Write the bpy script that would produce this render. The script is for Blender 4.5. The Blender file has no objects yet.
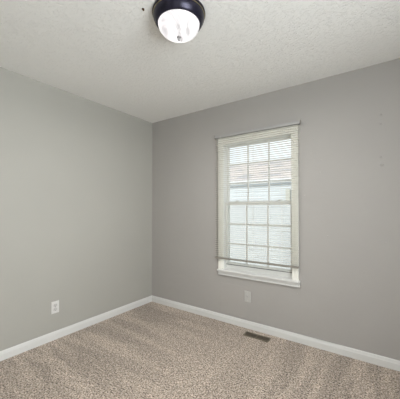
import bpy, bmesh, math, random
from mathutils import Vector, Matrix
random.seed(7)
R = math.radians
S = bpy.context.scene
C = S.collection

# ------------------------------------------------------------ camera
FPX = 263.8
cam_d = bpy.data.cameras.new('camera')
cam = bpy.data.objects.new('camera', cam_d); C.objects.link(cam)
cam.location = (2.619, -2.583, 1.2535)
cam.rotation_euler = (R(91.0), 0, R(35.125))
cam_d.sensor_fit = 'HORIZONTAL'; cam_d.sensor_width = 36.0
cam_d.lens = FPX / 400 * 36.0
cam_d.shift_y = 5.02 / 400
cam_d.clip_start = 0.02; cam_d.clip_end = 200
S.camera = cam

# ------------------------------------------------------------ world (bright overcast sky)
W = bpy.data.worlds.new('overcast_sky'); S.world = W; W.use_nodes = True
wn = W.node_tree.nodes; wl = W.node_tree.links
bg = wn['Background']; bg.inputs['Strength'].default_value = 1.3
tc = wn.new('ShaderNodeTexCoord'); ns = wn.new('ShaderNodeTexNoise'); ns.inputs['Scale'].default_value = 2.0
rp = wn.new('ShaderNodeValToRGB')
rp.color_ramp.elements[0].color = (0.84, 0.92, 1.0, 1); rp.color_ramp.elements[0].position = 0.35
rp.color_ramp.elements[1].color = (1.0, 1.0, 1.0, 1); rp.color_ramp.elements[1].position = 0.65
wl.new(tc.outputs['Generated'], ns.inputs['Vector']); wl.new(ns.outputs['Fac'], rp.inputs['Fac'])
wl.new(rp.outputs['Color'], bg.inputs['Color'])

# ------------------------------------------------------------ large area light: added fill shining in through the added second window
def area(name, loc, rot, sx, sy, power, col):
    d = bpy.data.lights.new(name, 'AREA'); d.shape = 'RECTANGLE'; d.size = sx; d.size_y = sy
    d.energy = power; d.color = col
    o = bpy.data.objects.new(name, d); C.objects.link(o); o.location = loc; o.rotation_euler = rot
    return o
area('added_side_fill', (3.84, -2.25, 1.32), (0, R(100), 0), 1.35, 1.45, 93, (0.96, 0.98, 1.0))
# hazy sun from behind the house, lighting the neighbouring facade
sd = bpy.data.lights.new('hazy_sun', 'SUN'); sd.energy = 2.2; sd.angle = R(12); sd.color = (1.0, 0.98, 0.95)
so_ = bpy.data.objects.new('hazy_sun', sd); C.objects.link(so_); so_.rotation_euler = (R(70), 0, R(-8))

S.view_settings.view_transform = 'Standard'; S.view_settings.look = 'None'
S.view_settings.exposure = 0.06; S.view_settings.gamma = 1.0
S.view_settings.use_curve_mapping = False
S.cycles.max_bounces = 14; S.cycles.diffuse_bounces = 8; S.cycles.transparent_max_bounces = 24

# ------------------------------------------------------------ materials
def mat(name, col, rough=0.6, metal=0.0, spec=0.5, var=0.0, vscale=20, bump=0.0, bscale=60, bdist=0.002, detail=3):
    m = bpy.data.materials.new(name); m.use_nodes = True
    n = m.node_tree.nodes; l = m.node_tree.links; p = n['Principled BSDF']
    p.inputs['Base Color'].default_value = (*col, 1); p.inputs['Roughness'].default_value = rough
    p.inputs['Metallic'].default_value = metal; p.inputs['Specular IOR Level'].default_value = spec
    t = n.new('ShaderNodeTexCoord')
    if var:
        a = n.new('ShaderNodeTexNoise'); a.inputs['Scale'].default_value = vscale; a.inputs['Detail'].default_value = detail
        l.new(t.outputs['Object'], a.inputs['Vector'])
        r = n.new('ShaderNodeValToRGB')
        r.color_ramp.elements[0].position = 0.3; r.color_ramp.elements[1].position = 0.7
        r.color_ramp.elements[0].color = tuple(c * (1 - var) for c in col) + (1,)
        r.color_ramp.elements[1].color = tuple(min(1, c * (1 + var)) for c in col) + (1,)
        l.new(a.outputs['Fac'], r.inputs['Fac']); l.new(r.outputs['Color'], p.inputs['Base Color'])
    if bump:
        b = n.new('ShaderNodeTexNoise'); b.inputs['Scale'].default_value = bscale; b.inputs['Detail'].default_value = 4
        l.new(t.outputs['Object'], b.inputs['Vector'])
        bn = n.new('ShaderNodeBump'); bn.inputs['Strength'].default_value = bump; bn.inputs['Distance'].default_value = bdist
        l.new(b.outputs['Fac'], bn.inputs['Height']); l.new(bn.outputs['Normal'], p.inputs['Normal'])
    return m

def wall_material(name, patch):
    """roller-painted drywall; the back wall has a repaired rectangle of slightly fresher paint"""
    m = mat(name, (0.455, 0.438, 0.412), 0.8, spec=0.2)
    n = m.node_tree.nodes; l = m.node_tree.links; p = n['Principled BSDF']
    t = n.new('ShaderNodeTexCoord')
    big = n.new('ShaderNodeTexNoise'); big.inputs['Scale'].default_value = 1.7; big.inputs['Detail'].default_value = 2
    l.new(t.outputs['Object'], big.inputs['Vector'])
    r = n.new('ShaderNodeValToRGB')
    base = (0.418, 0.410, 0.380)
    if patch: base = (0.402, 0.386, 0.370)
    r.color_ramp.elements[0].position = 0.3; r.color_ramp.elements[1].position = 0.7
    r.color_ramp.elements[0].color = tuple(c * 0.985 for c in base) + (1,)
    r.color_ramp.elements[1].color = tuple(c * 1.015 for c in base) + (1,)
    l.new(big.outputs['Fac'], r.inputs['Fac'])
    col = r.outputs['Color']
    # orange peel + trowel unevenness
    fine = n.new('ShaderNodeTexNoise'); fine.inputs['Scale'].default_value = 90; fine.inputs['Detail'].default_value = 2
    l.new(t.outputs['Object'], fine.inputs['Vector'])
    b1 = n.new('ShaderNodeBump'); b1.inputs['Strength'].default_value = 0.25; b1.inputs['Distance'].default_value = 0.0012
    l.new(fine.outputs['Fac'], b1.inputs['Height'])
    med = n.new('ShaderNodeTexNoise'); med.inputs['Scale'].default_value = 7 if patch else 3; med.inputs['Detail'].default_value = 3
    l.new(t.outputs['Object'], med.inputs['Vector'])
    b2 = n.new('ShaderNodeBump'); b2.inputs['Strength'].default_value = 0.35 if patch else 0.15; b2.inputs['Distance'].default_value = 0.006
    l.new(med.outputs['Fac'], b2.inputs['Height']); l.new(b1.outputs['Normal'], b2.inputs['Normal'])
    last = b2.outputs['Normal']
    if patch:
        sx = n.new('ShaderNodeSeparateXYZ'); 
        w = n.new('ShaderNodeTexNoise'); w.inputs['Scale'].default_value = 14
        l.new(t.outputs['Object'], w.inputs['Vector'])
        add = n.new('ShaderNodeVectorMath'); add.operation = 'MULTIPLY_ADD'
        add.inputs[1].default_value = (0.03, 0.03, 0.03)
        l.new(w.outputs['Color'], add.inputs[0]); l.new(t.outputs['Object'], add.inputs[2])
        l.new(add.outputs[0], sx.inputs[0])
        def rng(sock, lo, hi):
            a = n.new('ShaderNodeMapRange'); a.inputs[1].default_value = lo - .006; a.inputs[2].default_value = lo + .006
            b = n.new('ShaderNodeMapRange'); b.inputs[1].default_value = hi - .006; b.inputs[2].default_value = hi + .006
            b.inputs[3].default_value = 1; b.inputs[4].default_value = 0
            l.new(sock, a.inputs[0]); l.new(sock, b.inputs[0])
            q = n.new('ShaderNodeMath'); q.operation = 'MULTIPLY'; l.new(a.outputs[0], q.inputs[0]); l.new(b.outputs[0], q.inputs[1])
            return q.outputs[0]
        def rect(x0, x1, z0, z1):
            q = n.new('ShaderNodeMath'); q.operation = 'MULTIPLY'
            l.new(rng(sx.outputs['X'], x0, x1), q.inputs[0]); l.new(rng(sx.outputs['Z'], z0, z1), q.inputs[1]); return q.outputs[0]
        mk = rect(1.10, 1.42, 0.115, 0.445)
        mx = n.new('ShaderNodeMix'); mx.data_type = 'RGBA'; 
        mul = n.new('ShaderNodeMath'); mul.operation = 'MULTIPLY'; mul.inputs[1].default_value = 0.6
        l.new(mk, mul.inputs[0]); l.new(mul.outputs[0], mx.inputs[0])
        l.new(col, mx.inputs[6]); mx.inputs[7].default_value = (0.418, 0.399, 0.381, 1)
        col = mx.outputs[2]
        b3 = n.new('ShaderNodeBump'); b3.inputs['Strength'].default_value = 0.5; b3.inputs['Distance'].default_value = 0.0015
        l.new(mk, b3.inputs['Height']); l.new(last, b3.inputs['Normal']); last = b3.outputs['Normal']
    l.new(col, p.inputs['Base Color']); l.new(last, p.inputs['Normal'])
    return m

def ceiling_material():
    m = mat('textured_ceiling_paint', (0.88, 0.88, 0.865), 0.8, spec=0.2)
    n = m.node_tree.nodes; l = m.node_tree.links; p = n['Principled BSDF']
    t = n.new('ShaderNodeTexCoord')
    w = n.new('ShaderNodeTexNoise'); w.inputs['Scale'].default_value = 9
    l.new(t.outputs['Object'], w.inputs['Vector'])
    a = n.new('ShaderNodeVectorMath'); a.operation = 'MULTIPLY_ADD'; a.inputs[1].default_value = (.02, .02, .02)
    l.new(w.outputs['Color'], a.inputs[0]); l.new(t.outputs['Object'], a.inputs[2])
    v = n.new('ShaderNodeTexNoise'); v.inputs['Scale'].default_value = 50; v.inputs['Detail'].default_value = 5; v.inputs['Roughness'].default_value = .66
    l.new(a.outputs[0], v.inputs['Vector'])
    r = n.new('ShaderNodeValToRGB'); r.color_ramp.elements[0].position = .38; r.color_ramp.elements[1].position = .50
    l.new(v.outputs['Fac'], r.inputs['Fac'])
    b = n.new('ShaderNodeBump'); b.inputs['Strength'].default_value = .6; b.inputs['Distance'].default_value = .0035
    l.new(r.outputs['Color'], b.inputs['Height']); l.new(b.outputs['Normal'], p.inputs['Normal'])
    return m

def carpet_material():
    m = mat('beige_cut_pile_carpet', (0.36, 0.29, 0.235), 0.95, spec=0.1)
    n = m.node_tree.nodes; l = m.node_tree.links; p = n['Principled BSDF']
    p.inputs['Sheen Weight'].default_value = 0.25; p.inputs['Sheen Roughness'].default_value = .5
    t = n.new('ShaderNodeTexCoord')
    f = n.new('ShaderNodeTexNoise'); f.inputs['Scale'].default_value = 88; f.inputs['Detail'].default_value = 3; f.inputs['Roughness'].default_value = .7
    l.new(t.outputs['Object'], f.inputs['Vector'])
    r = n.new('ShaderNodeValToRGB')
    e = r.color_ramp.elements; e[0].position = .40; e[0].color = (0.075, 0.055, 0.042, 1)
    e[1].position = .61; e[1].color = (0.74, 0.64, 0.56, 1)
    k = e.new(.46); k.color = (0.37, 0.300, 0.240, 1)
    k = e.new(.53); k.color = (0.475, 0.392, 0.322, 1)
    l.new(f.outputs['Fac'], r.inputs['Fac'])
    # direction of the pile: tracks pushed in by a vacuum cleaner, out from each wall
    def tracks(scale, rot, lo, hi, axis, e0, e1):
        mp = n.new('ShaderNodeMapping'); mp.inputs['Scale'].default_value = scale; mp.inputs['Rotation'].default_value = (0, 0, rot)
        l.new(t.outputs['Object'], mp.inputs['Vector'])
        q = n.new('ShaderNodeTexNoise'); q.inputs['Scale'].default_value = 1; q.inputs['Detail'].default_value = 3; q.inputs['Distortion'].default_value = .3
        l.new(mp.outputs[0], q.inputs['Vector'])
        mr = n.new('ShaderNodeMapRange'); mr.inputs[1].default_value = .42; mr.inputs[2].default_value = .60; mr.inputs[3].default_value = lo * 1.02; mr.inputs[4].default_value = hi
        l.new(q.outputs['Fac'], mr.inputs[0])
        s = n.new('ShaderNodeSeparateXYZ'); l.new(t.outputs['Object'], s.inputs[0])
        fade = n.new('ShaderNodeMapRange'); fade.inputs[1].default_value = e0; fade.inputs[2].default_value = e1
        l.new(s.outputs[axis], fade.inputs[0])
        mx = n.new('ShaderNodeMix'); mx.data_type = 'FLOAT'
        l.new(fade.outputs[0], mx.inputs[0]); mx.inputs[2].default_value = 1.0; l.new(mr.outputs[0], mx.inputs[3])
        return mx.outputs[0]
    a = tracks((1.1, 6.5, 1), R(-22), 0.80, 1.12, 'X', 1.6, 0.6)
    b = tracks((8.0, 0.9, 1), R(6), 0.82, 1.12, 'X', 1.3, 2.0)
    ml = n.new('ShaderNodeMath'); ml.operation = 'MULTIPLY'; l.new(a, ml.inputs[0]); l.new(b, ml.inputs[1])
    g = n.new('ShaderNodeTexNoise'); g.inputs['Scale'].default_value = 24; g.inputs['Detail'].default_value = 4; g.inputs['Roughness'].default_value = .75
    l.new(t.outputs['Object'], g.inputs['Vector'])
    gm = n.new('ShaderNodeMapRange'); gm.inputs[1].default_value = .36; gm.inputs[2].default_value = .64; gm.inputs[3].default_value = .78; gm.inputs[4].default_value = 1.16
    l.new(g.outputs['Fac'], gm.inputs[0])
    m2 = n.new('ShaderNodeMath'); m2.operation = 'MULTIPLY'; l.new(ml.outputs[0], m2.inputs[0]); l.new(gm.outputs[0], m2.inputs[1]); ml = m2
    vm = n.new('ShaderNodeVectorMath'); vm.operation = 'SCALE'; l.new(r.outputs['Color'], vm.inputs[0]); l.new(ml.outputs[0], vm.inputs['Scale'])
    l.new(vm.outputs[0], p.inputs['Base Color'])
    bn = n.new('ShaderNodeBump'); bn.inputs['Strength'].default_value = .8; bn.inputs['Distance'].default_value = .006
    l.new(f.outputs['Fac'], bn.inputs['Height']); l.new(bn.outputs['Normal'], p.inputs['Normal'])
    return m

def glass_material(name, tint=(0.97, 0.985, 0.98), gloss=0.06):
    m = bpy.data.materials.new(name); m.use_nodes = True
    n = m.node_tree.nodes; l = m.node_tree.links
    n.remove(n['Principled BSDF'])
    tr = n.new('ShaderNodeBsdfTransparent'); tr.inputs[0].default_value = (*tint, 1)
    gl = n.new('ShaderNodeBsdfGlossy'); gl.inputs['Roughness'].default_value = 0.02
    mx = n.new('ShaderNodeMixShader'); mx.inputs[0].default_value = gloss
    l.new(tr.outputs[0], mx.inputs[1]); l.new(gl.outputs[0], mx.inputs[2]); l.new(mx.outputs[0], n['Material Output'].inputs[0])
    return m

def screen_material():
    m = bpy.data.materials.new('fibreglass_insect_mesh'); m.use_nodes = True
    n = m.node_tree.nodes; l = m.node_tree.links; p = n['Principled BSDF']
    p.inputs['Base Color'].default_value = (0.80, 0.76, 0.70, 1); p.inputs['Roughness'].default_value = .7
    tr = n.new('ShaderNodeBsdfTransparent'); mx = n.new('ShaderNodeMixShader'); mx.inputs[0].default_value = .16
    l.new(tr.outputs[0], mx.inputs[1]); l.new(p.outputs[0], mx.inputs[2]); l.new(mx.outputs[0], n['Material Output'].inputs[0])
    return m

def lamp_glass_material():
    """frosted alabaster glass lit by the bulbs inside it"""
    m = mat('lit_alabaster_glass', (0.28, 0.27, 0.27), 0.25, spec=0.6)
    n = m.node_tree.nodes; l = m.node_tree.links; p = n['Principled BSDF']
    t = n.new('ShaderNodeTexCoord')
    a = n.new('ShaderNodeTexNoise'); a.inputs['Scale'].default_value = 8; a.inputs['Detail'].default_value = 3; a.inputs['Distortion'].default_value = 1.2
    l.new(t.outputs['Object'], a.inputs['Vector'])
    r = n.new('ShaderNodeValToRGB'); r.color_ramp.elements[0].position = .34; r.color_ramp.elements[1].position = .52
    r.color_ramp.elements[0].color = (0.44, 0.425, 0.435, 1); r.color_ramp.elements[1].color = (1.0, 0.97, 0.98, 1)
    l.new(a.outputs['Fac'], r.inputs['Fac'])
    l.new(r.outputs['Color'], p.inputs['Emission Color']); p.inputs['Emission Strength'].default_value = 1.0
    return m

M = dict(
    wall_l=wall_material('greige_wall_paint', False), wall_b=wall_material('greige_wall_paint_patched', True),
    ceiling=ceiling_material(), carpet=carpet_material(),
    trim=mat('white_semigloss_trim', (0.70, 0.70, 0.69), .35, var=.015, vscale=5, bump=.1, bscale=30, bdist=.001),
    casing=mat('ivory_white_trim', (0.86, 0.855, 0.80), .4, var=.015, vscale=6, bump=.1, bscale=30, bdist=.001),
    vinyl=mat('white_vinyl', (0.80, 0.805, 0.785), .3, var=.01, vscale=6),
    slat=mat('ivory_vinyl_slat', (0.68, 0.66, 0.60), .35, var=.02, vscale=8),
    rail=mat('almond_painted_metal', (0.27, 0.255, 0.225), .35, var=.02, vscale=12),
    head=mat('grey_painted_metal', (0.37, 0.365, 0.36), .35, var=.02, vscale=12),
    cord=mat('white_woven_cord', (0.72, 0.70, 0.64), .8, bump=.4, bscale=900, bdist=.0005),
    wand=mat('clear_acrylic', (0.75, 0.75, 0.72), .15, var=.02),
    glass=glass_material('window_glass'), screen=screen_material(),
    plate=mat('white_plastic', (0.70, 0.695, 0.68), .3, var=.01), dark=mat('dark_slot', (0.03, 0.03, 0.03), .6, var=.1),
    facep=mat('white_plastic_face', (0.58, 0.575, 0.56), .35, var=.01),
    bronze=mat('oil_rubbed_bronze', (0.020, 0.018, 0.034), .32, .55, var=.3, vscale=30),
    gold=mat('rubbed_bronze_edge', (0.30, 0.26, 0.15), .3, .85, var=.2, vscale=30),
    lamp=lamp_glass_material(), nickel=mat('brushed_nickel', (0.42, 0.41, 0.42), .35, .7, var=.05),
    register=mat('brown_painted_steel', (0.13, 0.105, 0.078), .45, .3, var=.15, vscale=40),
    regframe=mat('worn_brown_steel_frame', (0.19, 0.165, 0.12), .45, .3, var=.2, vscale=40),
    duct=mat('dark_duct_sheet', (0.05, 0.045, 0.04), .8, var=.2),
    ply=mat('door_paint', (0.70, 0.70, 0.69), .4, var=.01), hook=mat('dark_brass', (0.10, 0.055, 0.025), .45, .5, var=.3, vscale=200),
    siding=mat('pale_blue_white_siding', (0.64, 0.68, 0.70), .6, var=.03, vscale=3),
    fascia=mat('white_gutter_metal', (0.70, 0.74, 0.77), .4, var=.02),
    beige=mat('beige_metal', (0.50, 0.50, 0.44), .5, var=.04), 
    
    shadow_line=mat('painted_shadow_grey', (0.10, 0.095, 0.09), .7, var=.1),
    cplate=mat('dull_white_plastic', (0.50, 0.495, 0.475), .35, var=.01),
    gravel=mat('pale_concrete_ground', (0.55, 0.52, 0.47), .9, var=.12, vscale=.8, bump=.3, bscale=20, bdist=.02),
)
def shingles():
    m = mat('grey_patched_pinkish_shingles', (0.6, 0.53, 0.5), .9)
    n = m.node_tree.nodes; l = m.node_tree.links; p = n['Principled BSDF']
    t = n.new('ShaderNodeTexCoord')
    br = n.new('ShaderNodeTexBrick'); br.inputs['Scale'].default_value = 3.0; br.inputs['Mortar Size'].default_value = .012
    br.inputs['Color1'].default_value = (0.66, 0.59, 0.56, 1); br.inputs['Color2'].default_value = (0.74, 0.67, 0.63, 1); br.inputs['Mortar'].default_value = (.5, .44, .42, 1)
    l.new(t.outputs['Object'], br.inputs['Vector'])
    mp = n.new('ShaderNodeMapping'); mp.inputs['Scale'].default_value = (.9, 1.2, 1)
    l.new(t.outputs['Object'], mp.inputs[0])
    a = n.new('ShaderNodeTexNoise'); a.inputs['Scale'].default_value = 1.2; a.inputs['Detail'].default_value = 6; a.inputs['Roughness'].default_value = .65
    l.new(mp.outputs[0], a.inputs['Vector'])
    r = n.new('ShaderNodeMapRange'); r.inputs[1].default_value = .50; r.inputs[2].default_value = .60; r.inputs[4].default_value = .75
    l.new(a.outputs['Fac'], r.inputs[0])
    mx = n.new('ShaderNodeMix'); mx.data_type = 'RGBA'; l.new(r.outputs[0], mx.inputs[0]); l.new(br.outputs['Color'], mx.inputs[6])
    mx.inputs[7].default_value = (0.36, 0.37, 0.41, 1)  # grey patches mixed in by noise
    l.new(mx.outputs[2], p.inputs['Base Color'])
    return m
M['shingle'] = shingles()

# ------------------------------------------------------------ mesh helpers
class MB:
    def __init__(s): s.bm = bmesh.new()
    def box(s, x0, x1, y0, y1, z0, z1, bev=0.0, seg=2):
        t = bmesh.new()
        vs = [t.verts.new((x, y, z)) for x in (x0, x1) for y in (y0, y1) for z in (z0, z1)]
        for f in ((0,1,3,2),(4,6,7,5),(0,4,5,1),(2,3,7,6),(0,2,6,4),(1,5,7,3)): t.faces.new([vs[i] for i in f])
        if bev: bmesh.ops.bevel(t, geom=t.edges[:], offset=bev, segments=seg, affect='EDGES', profile=.5)
        s.merge(t); return s
    def merge(s, t, mtx=None):
        if mtx is not None: bmesh.ops.transform(t, matrix=mtx, verts=t.verts)
        me = bpy.data.meshes.new('tmp'); t.to_mesh(me); t.free(); s.bm.from_mesh(me); bpy.data.meshes.remove(me)
    def sweep(s, rings, close_ends=True, cyclic=False):
        """rings: list of equal-length point loops"""
        vr = [[s.bm.verts.new(p) for p in r] for r in rings]
        n = len(rings[0]); m = len(vr)
        for i in range(m if cyclic else m - 1):
            a, b = vr[i], vr[(i + 1) % m]
            for j in range(n):
                s.bm.faces.new((a[j], a[(j+1) % n], b[(j+1) % n], b[j]))
        if close_ends and not cyclic:
            s.bm.faces.new(list(reversed(vr[0]))); s.bm.faces.new(vr[-1])
        return s
    def lathe(s, prof, c, seg=64, axis='Z', cap=False):
        """prof: (radius, offset) list; axis direction of the offset"""
        rings = []
        for r, h in prof:
            ring = []
            for k in range(seg):
                a = 2 * math.pi * k / seg; u, v = r * math.cos(a), r * math.sin(a)
                d = {'Z': (u, v, h), 'Y': (u, h, v), 'X': (h, u, v)}[axis]
                ring.append((c[0] + d[0], c[1] + d[1], c[2] + d[2]))
            rings.append(ring)
        s.sweep(rings, close_ends=cap); return s
    def tube(s, pts, r, seg=8):
        rings = []
        for i, p in enumerate(pts):
            p = Vector(p); d = (Vector(pts[min(i+1, len(pts)-1)]) - Vector(pts[max(i-1, 0)])).normalized()
            a = d.orthogonal().normalized(); b = d.cross(a)
            if rings and False: pass
            rings.append([tuple(p + r * (math.cos(t) * a + math.sin(t) * b)) for t in [2*math.pi*k/seg for k in range(seg)]])
        s.sweep(rings); return s
    def build(s, name, m, parent=None, smooth=False, origin=None):
        bmesh.ops.recalc_face_normals(s.bm, faces=s.bm.faces)
        if parent is not None and origin is None: off = Vector(parent['_o']) if '_o' in parent else Vector((0,0,0))
        else: off = Vector(origin or (0, 0, 0))
        if off.length: bmesh.ops.translate(s.bm, verts=s.bm.verts, vec=-off)
        me = bpy.data.meshes.new(name); s.bm.to_mesh(me); s.bm.free()
        me.materials.append(m if not isinstance(m, str) else M[m])
        if smooth:
            for f in me.polygons: f.use_smooth = True
            try: me.set_sharp_from_angle(angle=R(38))
            except Exception: pass
        o = bpy.data.objects.new(name, me); C.objects.link(o)
        if parent is not None: o.parent = parent
        else: o.location = off
        o['_o'] = tuple(off)
        if parent is not None: o['_o'] = tuple(off)
        return o

def tag(o, label=None, cat=None, group=None, kind=None):
    if label: o['label'] = label
    if cat: o['category'] = cat
    if group: o['group'] = group
    if kind: o['kind'] = kind
    return o
def empty(name, loc):
    o = bpy.data.objects.new(name, None); C.objects.link(o); o.location = loc; o.empty_display_size = .1
    o['_o'] = tuple(loc); return o
def struct(o): o['kind'] = 'structure'; return o

# ------------------------------------------------------------ room shell
H = 2.44; XR = 3.55; YN = -3.35; T = 0.14
OX0, OX1, OZ0, OZ1 = 1.124, 1.885, 0.58, 1.985          # window opening in the back wall
struct(MB().box(-T, XR + T, YN - T, T, -0.12, 0.0).build('floor', 'carpet'))
struct(MB().box(-T, XR + T, YN - T, T, H, H + .12).build('ceiling', 'ceiling'))
struct(MB().box(-T, 0, YN - T, T, 0, H).build('wall_left', 'wall_l'))

wb = MB()
wb.box(0, OX0, 0, T, 0, H); wb.box(OX1, XR, 0, T, 0, H); wb.box(OX0, OX1, 0, T, 0, OZ0); wb.box(OX0, OX1, 0, T, OZ1, H)
def pop(mb, x, z, r=.007, h=.0022):
    mb.lathe([(r, 0.0005), (r*.9, -h*.35), (r*.65, -h*.75), (r*.3, -h), (0.0002, -h*1.04)], (x, 0, z), 16, 'Y')
for x, z, r in ((2.595, 2.016, .010), (2.593, 1.943, .008), (2.59, 1.675, .010), (2.598, 1.61, .012), (2.085, 1.90, .006), (2.06, 1.77, .005),
                (2.145, 1.70, .006), (2.135, 1.585, .007), (2.03, 1.60, .004), (1.93, .45, .005), (2.0, 1.38, .005), (2.37, 1.86, .004), (2.193, 1.014, .006), (2.62, .985, .006), (2.59, 1.22, .005)):
    pop(wb, x, z, r, r * .45)
struct(wb.build('wall_back', 'wall_b', smooth=True))

SY0, SY1, SZ0, SZ1 = -3.00, -1.50, .70, 2.06
wr = MB()
wr.box(XR, XR + T, YN, SY0, 0, H); wr.box(XR, XR + T, SY1, 0, 0, H)
wr.box(XR, XR + T, SY0, SY1, 0, SZ0); wr.box(XR, XR + T, SY0, SY1, SZ1, H)
struct(wr.build('wall_right', 'wall_l'))
wnr = MB(); DX0, DX1, DH = 2.45, 3.27, 2.04
wnr.box(0, DX0, YN - T, YN, 0, H); wnr.box(DX1, XR, YN - T, YN, 0, H)
wnr.box(DX0, DX1, YN - T, YN, DH, H)
struct(wnr.build('wall_near', 'wall_l'))

# baseboards: flat face, small step, sloping cap
BP = [(0, 0), (.013, 0), (.013, .053), (.0105, .056), (.0105, .060), (.008, .071), (.004, .078), (0, .078)]
def baseboard(name, p0, p1, inward, m0=0, m1=0):
    p0, p1, n = Vector(p0), Vector(p1), Vector(inward); d = (p1 - p0).normalized()
    rings = []
    for p, s in ((p0, m0), (p1, -m1)):
        rings.append([tuple(p + n * a + d * (s * a) + Vector((0, 0, b))) for a, b in BP])
    return struct(MB().sweep(rings).build(name, 'trim'))
baseboard('baseboard_left', (0, YN, 0), (0, 0, 0), (1, 0, 0), 1, 1)
baseboard('baseboard_back', (0, 0, 0), (XR, 0, 0), (0, -1, 0), 1, 1)
baseboard('baseboard_right', (XR, 0, 0), (XR, YN, 0), (-1, 0, 0), 1, 1)
baseboard('baseboard_near', (0, YN, 0), (DX0 - .07, YN, 0), (0, 1, 0), 1, 0)
# lifted caulk bead above the baseboard
cb = MB(); rr = []
for i in range(17):
    u = i / 16; x = 1.93 + u * .42; h = .010 * math.sin(math.pi * u) + .0006
    z = .078 + .0045 * math.sin(math.pi * u)
    rr.append([(x, .001, z - .001), (x, -h, z), (x, -h * .8, z + .0035), (x, .001, z + .005)])
cb.sweep(rr); struct(cb.build('trim_1', 'wall_b'))

# ------------------------------------------------------------ the window
def frame_ring(mb, x0, x1, z0, z1, prof, sides='LTRB'):
    """mitred picture frame; prof = (inward distance a, y) loop; sides with open bottom supported"""
    pts = {'BL': (x0, z0), 'TL': (x0, z1), 'TR': (x1, z1), 'BR': (x1, z0)}
    dirs = {'BL': (1, 1), 'TL': (1, -1), 'TR': (-1, -1), 'BR': (-1, 1)}
    order = ['BL', 'TL', 'TR', 'BR']
    rings = []
    for k in order:
        (x, z), (dx, dz) = pts[k], dirs[k]
        if sides == 'LTR' and k in ('BL', 'BR'): dz = 0
        rings.append([(x + dx * a, y, z + dz * a) for a, y in prof])
    mb.sweep(rings, cyclic=(sides == 'LTRB'), close_ends=True)
    return mb

win = struct(empty('window_1', (1.5045, 0, .58)))
# casing: 6.4 cm wide, outer band, groove, inner bead
CP = [(0, 0), (0, -.017), (.010, -.019), (.040, -.0165), (.043, -.0135), (.047, -.0135), (.050, -.015), (.057, -.0145), (.062, -.011), (.062, 0)]
frame_ring(MB(), OX0 - .059, OX1 + .059, OZ0, OZ1 + .076, CP, 'LTR').build('casing', 'casing', win)
fl = MB().box(OX0 + .002, OX1 - .002, -.013, 0, OZ1 - .001, OZ1 + .016)   # head filler behind the inner bead
fl.build('head_stop', 'casing', win)
jm = MB()
jm.box(OX0, OX0 + .006, 0, T, OZ0, OZ1); jm.box(OX1 - .006, OX1, 0, T, OZ0, OZ1)
jm.box(OX0 + .006, OX1 - .006, 0, T, OZ1 - .006, OZ1); jm.box(OX0 + .006, OX1 - .006, .034, T, OZ0, OZ0 + .008)
jm.build('jamb', 'vinyl', win)
st = MB().box(OX0 - .064, OX1 + .073, -.042, -.0005, OZ0 - .018, OZ0, .004)
st.box(OX0 + .001, OX1 - .001, -.004, .036, OZ0 - .0005, OZ0 + .004)
st.build('stool', 'trim', win)
ap = MB().box(OX0 - .060, OX1 + .070, -.016, -.0005, OZ0 - .052, OZ0 - .018, .002)
ap.box(OX0 - .061, OX1 + .071, -.022, -.0005, OZ0 - .062, OZ0 - .052, .003)
ap.build('apron', 'trim', win)

GX = [1.148, 1.386, 1.623, 1.862]                       # glass edges and muntin lines
def sash(name, y0, y1, zb0, zg0, zg1, zt1, gz, screw=False):
    yc = (y0 + y1) / 2
    sx0, sx1 = OX0 + .007, OX1 - .007
    f = MB()
    f.box(sx0, GX[0], y0, y1, zb0, zt1, .002); f.box(GX[3], sx1, y0, y1, zb0, zt1, .002)
    f.box(GX[0], GX[3], y0, y1, zb0, zg0, .002); f.box(GX[0], GX[3], y0, y1, zg1, zt1, .002)
    # glazing bead
    b = .006
    f.box(GX[0], GX[0] + b, y0 + .006, y1 - .006, zg0, zg1); f.box(GX[3] - b, GX[3], y0 + .006, y1 - .006, zg0, zg1)
    f.box(GX[0] + b, GX[3] - b, y0 + .006, y1 - .006, zg0, zg0 + b); f.box(GX[0] + b, GX[3] - b, y0 + .006, y1 - .006, zg1 - b, zg1)
    o = f.build(name, 'vinyl', win)
    MB().box(GX[0] + .001, GX[3] - .001, yc - .0015, yc + .0015, zg0 + .001, zg1 - .001).build('glass_pane', 'glass', o)
    for x in GX[1:3]:
        MB().box(x - .0085, x + .0085, yc - .007, yc + .007, zg0 + b, zg1 - b, .003).build('muntin', 'vinyl', o)
    for z in gz:
        MB().box(GX[0] + b, GX[3] - b, yc - .0068, yc + .0068, z - .0085, z + .0085, .003).build('muntin', 'vinyl', o)
    return o
low = sash('lower_sash', .038, .070, .590, .655, 1.302, 1.334, (.868, 1.086))
lip = MB().box(1.14, 1.87, .026, .038, .641, .650, .0015); lip.build('lift_lip', 'vinyl', low)
MB().box(1.142, 1.868, .0355, .038, .632, .641).build('shadow_strip', 'shadow_line', low)  # dark strip coloured in for the shadow line under the lip
upp = sash('upper_sash', .076, .108, 1.300, 1.334, 1.962, 1.978, (1.544, 1.759))
for x in (1.268, 1.742):
    lk = MB().box(x - .028, x + .028, .042, .066, 1.334, 1.339, .0015)
    lk.lathe([(.0001, .0), (.011, .0), (.011, .006), (.008, .009), (.0001, .0092)], (x, .054, 1.339), 20)
    lk.box(x - .004, x + .026, .046, .054, 1.345, 1.351, .002)
    lk.build('sash_lock', 'beige', low)
sc = MB().box(OX0 + .008, OX1 - .008, .116, .1165, .60, 1.32)
so = sc.build('insect_screen', 'screen', win)
sf = MB(); frame_ring(sf, OX0 + .007, OX1 - .007, .592, 1.33, [(0, .112), (.012, .112), (.012, .122), (0, .122)]); sf.build('screen_frame', 'vinyl', so)

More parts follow.
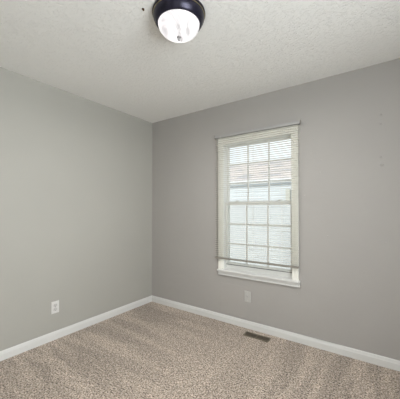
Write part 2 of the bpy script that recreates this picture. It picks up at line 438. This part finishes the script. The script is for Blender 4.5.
# ------------------------------------------------------------ mini blind hung in front of the casing
bl = tag(empty('window_blind', (1.505, -.038, 2.078)), 'ivory horizontal mini blind with open slats, hanging before the double-hung window', 'blind')
BX0, BX1 = 1.046, 1.976
hr = MB()                                                # headrail: open-top U channel with end caps
hr.sweep([[(x, y, z) for y, z in ((-.0560, 2.052), (-.0560, 2.078), (-.0545, 2.078), (-.0545, 2.0535), (-.0215, 2.0535), (-.0215, 2.078), (-.020, 2.078), (-.020, 2.052))] for x in (BX0, BX1)])
hr.build('headrail', 'head', bl)
for x in (BX0 - .003, BX1):
    MB().box(x, x + .003, -.060, -.0195, 2.046, 2.084, .001).build('mounting_bracket', 'rail', bl)
sl = MB(); ZT, ZB, NS = 2.036, .735, 61
for i in range(NS):
    z = ZT + (ZB - ZT) * i / (NS - 1); u = i / (NS - 1)
    x0 = 1.052 - .010 * u + random.uniform(-.0008, .0008); x1 = 1.967 - .014 * u + random.uniform(-.0008, .0008)
    tilt = R(-2.5 + random.uniform(-1.2, 1.2)); sec_t, sec_b = [], []
    for k in range(7):
        a = -1 + k / 3; yy = .0125 * a; zz = .0022 * (1 - a * a)
        y2 = yy * math.cos(tilt) - zz * math.sin(tilt); z2 = yy * math.sin(tilt) + zz * math.cos(tilt)
        sec_t.append((y2, z2 + .00025)); sec_b.append((y2, z2 - .00025))
    loop = sec_t + sec_b[::-1]
    dz = random.uniform(-.0006, .0006)
    sl.sweep([[(x, -.038 + y, z + zz + dz * (1 if x > 1.5 else -1)) for y, zz in loop] for x in (x0, (x0 + x1) / 2, x1)])
sl.build('slats', 'slat', bl, smooth=True)
br = MB().box(1.042, 1.953, -.051, -.025, .700, .719, .004, 3)
br.build('bottom_rail', 'rail', bl)
for x in (1.197, 1.5, 1.80):
    c = MB()
    for y in (-.0518, -.0242): c.tube([(x, y, 2.052), (x - .001, y, 1.4), (x - .002, y, .716)], .0007, 6)
    for i in range(NS):
        z = ZT + (ZB - ZT) * i / (NS - 1) - .0016
        c.tube([(x + .0016, -.0518, z - .0008), (x + .0016, -.0242, z + .0008)], .00045, 4)
    c.build('ladder_cord', 'cord', bl)
wd = MB().tube([(1.12, -.064, 2.05), (1.119, -.0645, 1.7), (1.118, -.064, 1.33)], .0026, 8)
wd.lathe([(.0026, 0), (.0042, -.006), (.0042, -.022), (.002, -.027), (.0002, -.0275)], (1.118, -.064, 1.33), 10)
wd.tube([(1.12, -.064, 2.05), (1.12, -.060, 2.057), (1.12, -.0562, 2.060)], .0015, 6)
wd.build('tilt_wand', 'wand', bl)

# ------------------------------------------------------------ ceiling light
LX, LY = 1.606, -1.365
lt = tag(empty('ceiling_light', (LX, LY, H)), 'round flush-mount ceiling light, dark bronze rim and lit white glass dome', 'ceiling light')
MB().lathe([(.0005, 2.44), (.155, 2.44), (.1595, 2.437), (.1605, 2.430), (.1560, 2.424), (.1535, 2.420), (.1545, 2.415),
            (.1530, 2.404), (.1470, 2.390), (.1400, 2.379), (.1350, 2.372), (.1300, 2.369), (.1255, 2.370), (.1255, 2.385), (.0005, 2.386)],
           (LX, LY, 0), 96).build('rim', 'bronze', lt, smooth=True)
MB().lathe([(.1552, 2.4245), (.1575, 2.4215), (.1570, 2.4190), (.1540, 2.4185)], (LX, LY, 0), 96).build('rim_band', 'gold', lt, smooth=True)
# glass bowl
pr = [(.1250, 2.374)]
for k in range(1, 17):
    a = k / 16 * math.pi / 2
    pr.append((.1250 * math.cos(a) ** .92 if k < 16 else .006, 2.372 - .078 * math.sin(a)))
MB().lathe(pr, (LX, LY, 0), 96).build('glass_bowl', 'lamp', lt, smooth=True)
MB().lathe([(.0002, 2.296), (.012, 2.296), (.0135, 2.293), (.011, 2.290), (.007, 2.288), (.0085, 2.284), (.0088, 2.280), (.0065, 2.2755), (.0002, 2.274)],
           (LX, LY, 0), 32).build('finial', 'nickel', lt, smooth=True)
def lamp_light():
    d = bpy.data.lights.new('bulb_glow', 'AREA'); d.shape = 'DISK'; d.size = .22; d.energy = 18; d.color = (1.0, .97, .95)
    d.spread = R(180)
    o = bpy.data.objects.new('bulb_glow', d); C.objects.link(o); o.location = (LX, LY, 2.268)
lamp_light()

# small dark hook in the ceiling
hk = MB().lathe([(.0002, 0), (.0075, 0), (.0070, -.003), (.003, -.004), (.0024, -.007)], (1.455, -1.515, H), 16)
hk.tube([(1.455 + .005 * (1 - math.cos(a)), -1.515, H - .006 - .006 * math.sin(a)) for a in [math.pi * k / 12 for k in range(11)]], .0024, 8)
tag(hk.build('ceiling_hook', 'hook', origin=(1.455, -1.515, H), smooth=True), 'tiny dark screw hook in the ceiling left of the light', 'hook')

# ------------------------------------------------------------ electrical plates
def outlet(loc, rz, label):
    o = empty('wall_outlet', (0, 0, 0))
    MB().box(-.0365, .0365, -.006, 0, -.058, .058, .0028, 3).build('cover_plate', 'plate', o)
    for s in (1, -1):
        zc = s * .0195
        rc = MB(); ring = []
        for yy in (-.0055, -.0082, -.009):
            k = .94 if yy == -.009 else 1
            ring.append([(k * .0172 * math.cos(a), yy, zc + k * max(-.0142, min(.0142, .0185 * math.sin(a)))) for a in [2 * math.pi * j / 32 for j in range(32)]])
        rc.sweep(ring); r = rc.build('receptacle', 'facep', o)
        sl_ = MB().box(-.0075, -.0055, -.0094, -.0085, zc - .002, zc + .0075); sl_.box(.0055, .0075, -.0094, -.0085, zc - .001, zc + .0065)
        sl_.lathe([(.0026, -.0085), (.0026, -.0094), (.0002, -.0094)], (0, 0, zc - .0082), 12, 'Y')
        sl_.build('slots', 'dark', r)
    MB().lathe([(.0035, -.0055), (.0033, -.0075), (.0002, -.008)], (0, 0, 0), 16, 'Y').build('screw', 'nickel', o)
    o.location = loc; o.rotation_euler = (0, 0, rz)
    return tag(o, label, 'outlet')
outlet((0.0003, -1.292, .308), R(90), 'white duplex outlet with cover plate on the left wall above the baseboard')
pl = empty('cable_plate', (0, 0, 0))
MB().box(-.0355, .0355, -.006, 0, -.058, .058, .0028, 3).build('cover_plate', 'cplate', pl)
jk = MB().lathe([(.0062, -.005), (.0062, -.009), (.0048, -.009), (.0048, -.014), (.003, -.014), (.003, -.010), (.0002, -.010)], (0, 0, .002), 18, 'Y')
jk.build('jack', 'nickel', pl, smooth=True)
for z in (.042, -.042):
    MB().lathe([(.0035, -.0055), (.0033, -.0075), (.0002, -.008)], (0, 0, z), 14, 'Y').build('screw', 'facep', pl)
pl.location = (1.4185, -.0003, .330)
tag(pl, 'white cable wall plate with small centre jack, on the back wall below the window', 'wall plate')

# ------------------------------------------------------------ floor register
RX0, RX1, RY0, RY1 = 1.445, 1.700, -.172, -.085
rg = tag(empty('floor_register', ((RX0 + RX1) / 2, (RY0 + RY1) / 2, 0)), 'brown slotted metal floor register in the carpet near the back baseboard', 'vent')
MB().box(RX0 + .012, RX1 - .012, RY0 + .012, RY1 - .012, .0006, .0016).build('duct_opening', 'duct', rg)  # flat dark sheet under the grille in place of an open duct
fr = MB(); t_ = .012
fr.box(RX0, RX1, RY0, RY0 + t_, .0005, .0075, .002); fr.box(RX0, RX1, RY1 - t_, RY1, .0005, .0075, .002)
fr.box(RX0, RX0 + t_, RY0 + t_, RY1 - t_, .0005, .0075, .002); fr.box(RX1 - t_, RX1, RY0 + t_, RY1 - t_, .0005, .0075, .002)
xm = (RX0 + RX1) / 2
fr.box(xm - .005, xm + .005, RY0 + t_, RY1 - t_, .0008, .0070, .001)
fr.build('frame', 'regframe', rg)
gr = MB()
for half in (0, 1):
    a0 = RX0 + t_ if half == 0 else xm + .005; a1 = xm - .005 if half == 0 else RX1 - t_
    nb = 13
    for i in range(1, nb):
        x = a0 + (a1 - a0) * i / nb
        gr.box(x - .0021, x + .0021, RY0 + t_, RY1 - t_, .0012, .0060, .0006, 1)
    for yy in ((RY0 * 2 + RY1) / 3, (RY0 + RY1 * 2) / 3): gr.box(a0, a1, yy - .0016, yy + .0016, .0014, .0064)
gr.build('grille', 'register', rg)
lv = MB().box(RX1 - .0095, RX1 - .0045, (RY0 + RY1) / 2 - .006, (RY0 + RY1) / 2 + .006, .007, .0105, .001); lv.build('damper_lever', 'register', rg)

# ------------------------------------------------------------ behind the camera: an unseen second window added for the fill light, and a door
def plain_window(name, axis, a0, a1, c, s):
    w = struct(empty(name, (c, (a0 + a1) / 2, SZ0) if axis == 'X' else ((a0 + a1) / 2, c, SZ0)))
    def b(mb, u0, u1, d0, d1, z0, z1):
        d0, d1 = sorted((c + s * d0, c + s * d1))
        if axis == 'X': mb.box(d0, d1, u0, u1, z0, z1, .002)
        else: mb.box(u0, u1, d0, d1, z0, z1, .002)
    k = MB(); b(k, a0 - .06, a0, -.017, 0, SZ0, SZ1 + .07); b(k, a1, a1 + .06, -.017, 0, SZ0, SZ1 + .07); b(k, a0, a1, -.017, 0, SZ1, SZ1 + .07)
    k.build('casing', 'casing', w)
    k = MB(); b(k, a0 - .07, a1 + .07, -.04, 0, SZ0 - .018, SZ0); b(k, a0 - .06, a1 + .06, -.018, 0, SZ0 - .06, SZ0 - .018); k.build('stool', 'trim', w)
    k = MB(); t = .04; zm = (SZ0 + SZ1) / 2
    b(k, a0, a0 + t, .04, .09, SZ0, SZ1); b(k, a1 - t, a1, .04, .09, SZ0, SZ1); b(k, a0 + t, a1 - t, .04, .09, SZ0, SZ0 + t); b(k, a0 + t, a1 - t, .04, .09, SZ1 - t, SZ1)
    b(k, a0 + t, a1 - t, .04, .09, zm - .018, zm + .018); k.build('sash', 'vinyl', w)
    k = MB(); b(k, a0 + t, a1 - t, .063, .067, SZ0 + t, SZ1 - t); k.build('glass_pane', 'glass', w)
plain_window('added_window_2', 'X', SY0, SY1, XR, 1)
dr = struct(empty('door_1', ((DX0 + DX1) / 2, YN, 0)))
k = MB().box(DX0 + .004, DX1 - .004, YN - .05, YN - .012, .012, DH - .004, .002)
for z0, z1 in ((.22, .86), (1.0, 1.86)):
    for x0, x1 in ((DX0 + .11, DX0 + .37), (DX0 + .45, DX0 + .71)): k.box(x0, x1, YN - .016, YN - .006, z0, z1, .004)
k.build('door_panel', 'ply', dr)
k = MB().box(DX0 - .06, DX0, YN, YN + .017, 0, DH + .06, .002); k.box(DX1, DX1 + .06, YN, YN + .017, 0, DH + .06, .002); k.box(DX0, DX1, YN, YN + .017, DH, DH + .06, .002)
k.build('casing', 'trim', dr)
MB().lathe([(.0002, .062), (.018, .058), (.026, .045), (.024, .030), (.010, .020), (.010, .006), (.028, .004), (.028, -.012)], (DX0 + .07, YN, .95), 24, 'Y').build('door_knob', 'nickel', dr, smooth=True)

# ------------------------------------------------------------ outside: ground and the house next door
struct(MB().box(-30, 30, .6, 40, -.62, -.5).build('ground', 'gravel'))
HY = 5.0
hs = tag(empty('neighbouring_house', (-1, HY, -.5)), 'pale neighbouring house with grey-patched pinkish shingle roof, seen through the window blind', 'house')
hw = MB().box(-11, 9, HY + .02, HY + 7.8, -.5, 2.16)
n_l = 22
for i in range(n_l):                                     # lapped siding boards
    z = -.45 + i * .118
    hw.sweep([[(x, HY + .02, z), (x, HY - .004, z), (x, HY + .012, z + .118), (x, HY + .02, z + .118)] for x in (-11, 9)])
hw.build('siding_wall', 'siding', hs)
rf = MB()
ez, ey, rz_, ry = 2.10, HY - .13, 3.44, HY + 3.9
rf.sweep([[(x, ey, ez), (x, ry, rz_), (x, 2 * ry - ey, ez), (x, 2 * ry - ey, ez - .12), (x, ry, rz_ - .14), (x, ey, ez - .06)] for x in (-11.4, 9.4)])
rf.build('roof', 'shingle', hs)
gt = MB().box(-11.4, 9.4, ey - .08, ey - .002, ez - .10, ez + .005, .015); gt.build('gutter', 'fascia', hs)
sf_ = MB().box(-11.2, 9.2, ey, HY + .02, ez - .12, ez - .085); sf_.build('soffit', 'fascia', hs)
MB().box(.31, .43, HY - .10, HY - .003, 1.48, 1.82, .01).build('utility_box', 'beige', hs)

for o in bpy.data.objects:
    if '_o' in o: del o['_o']
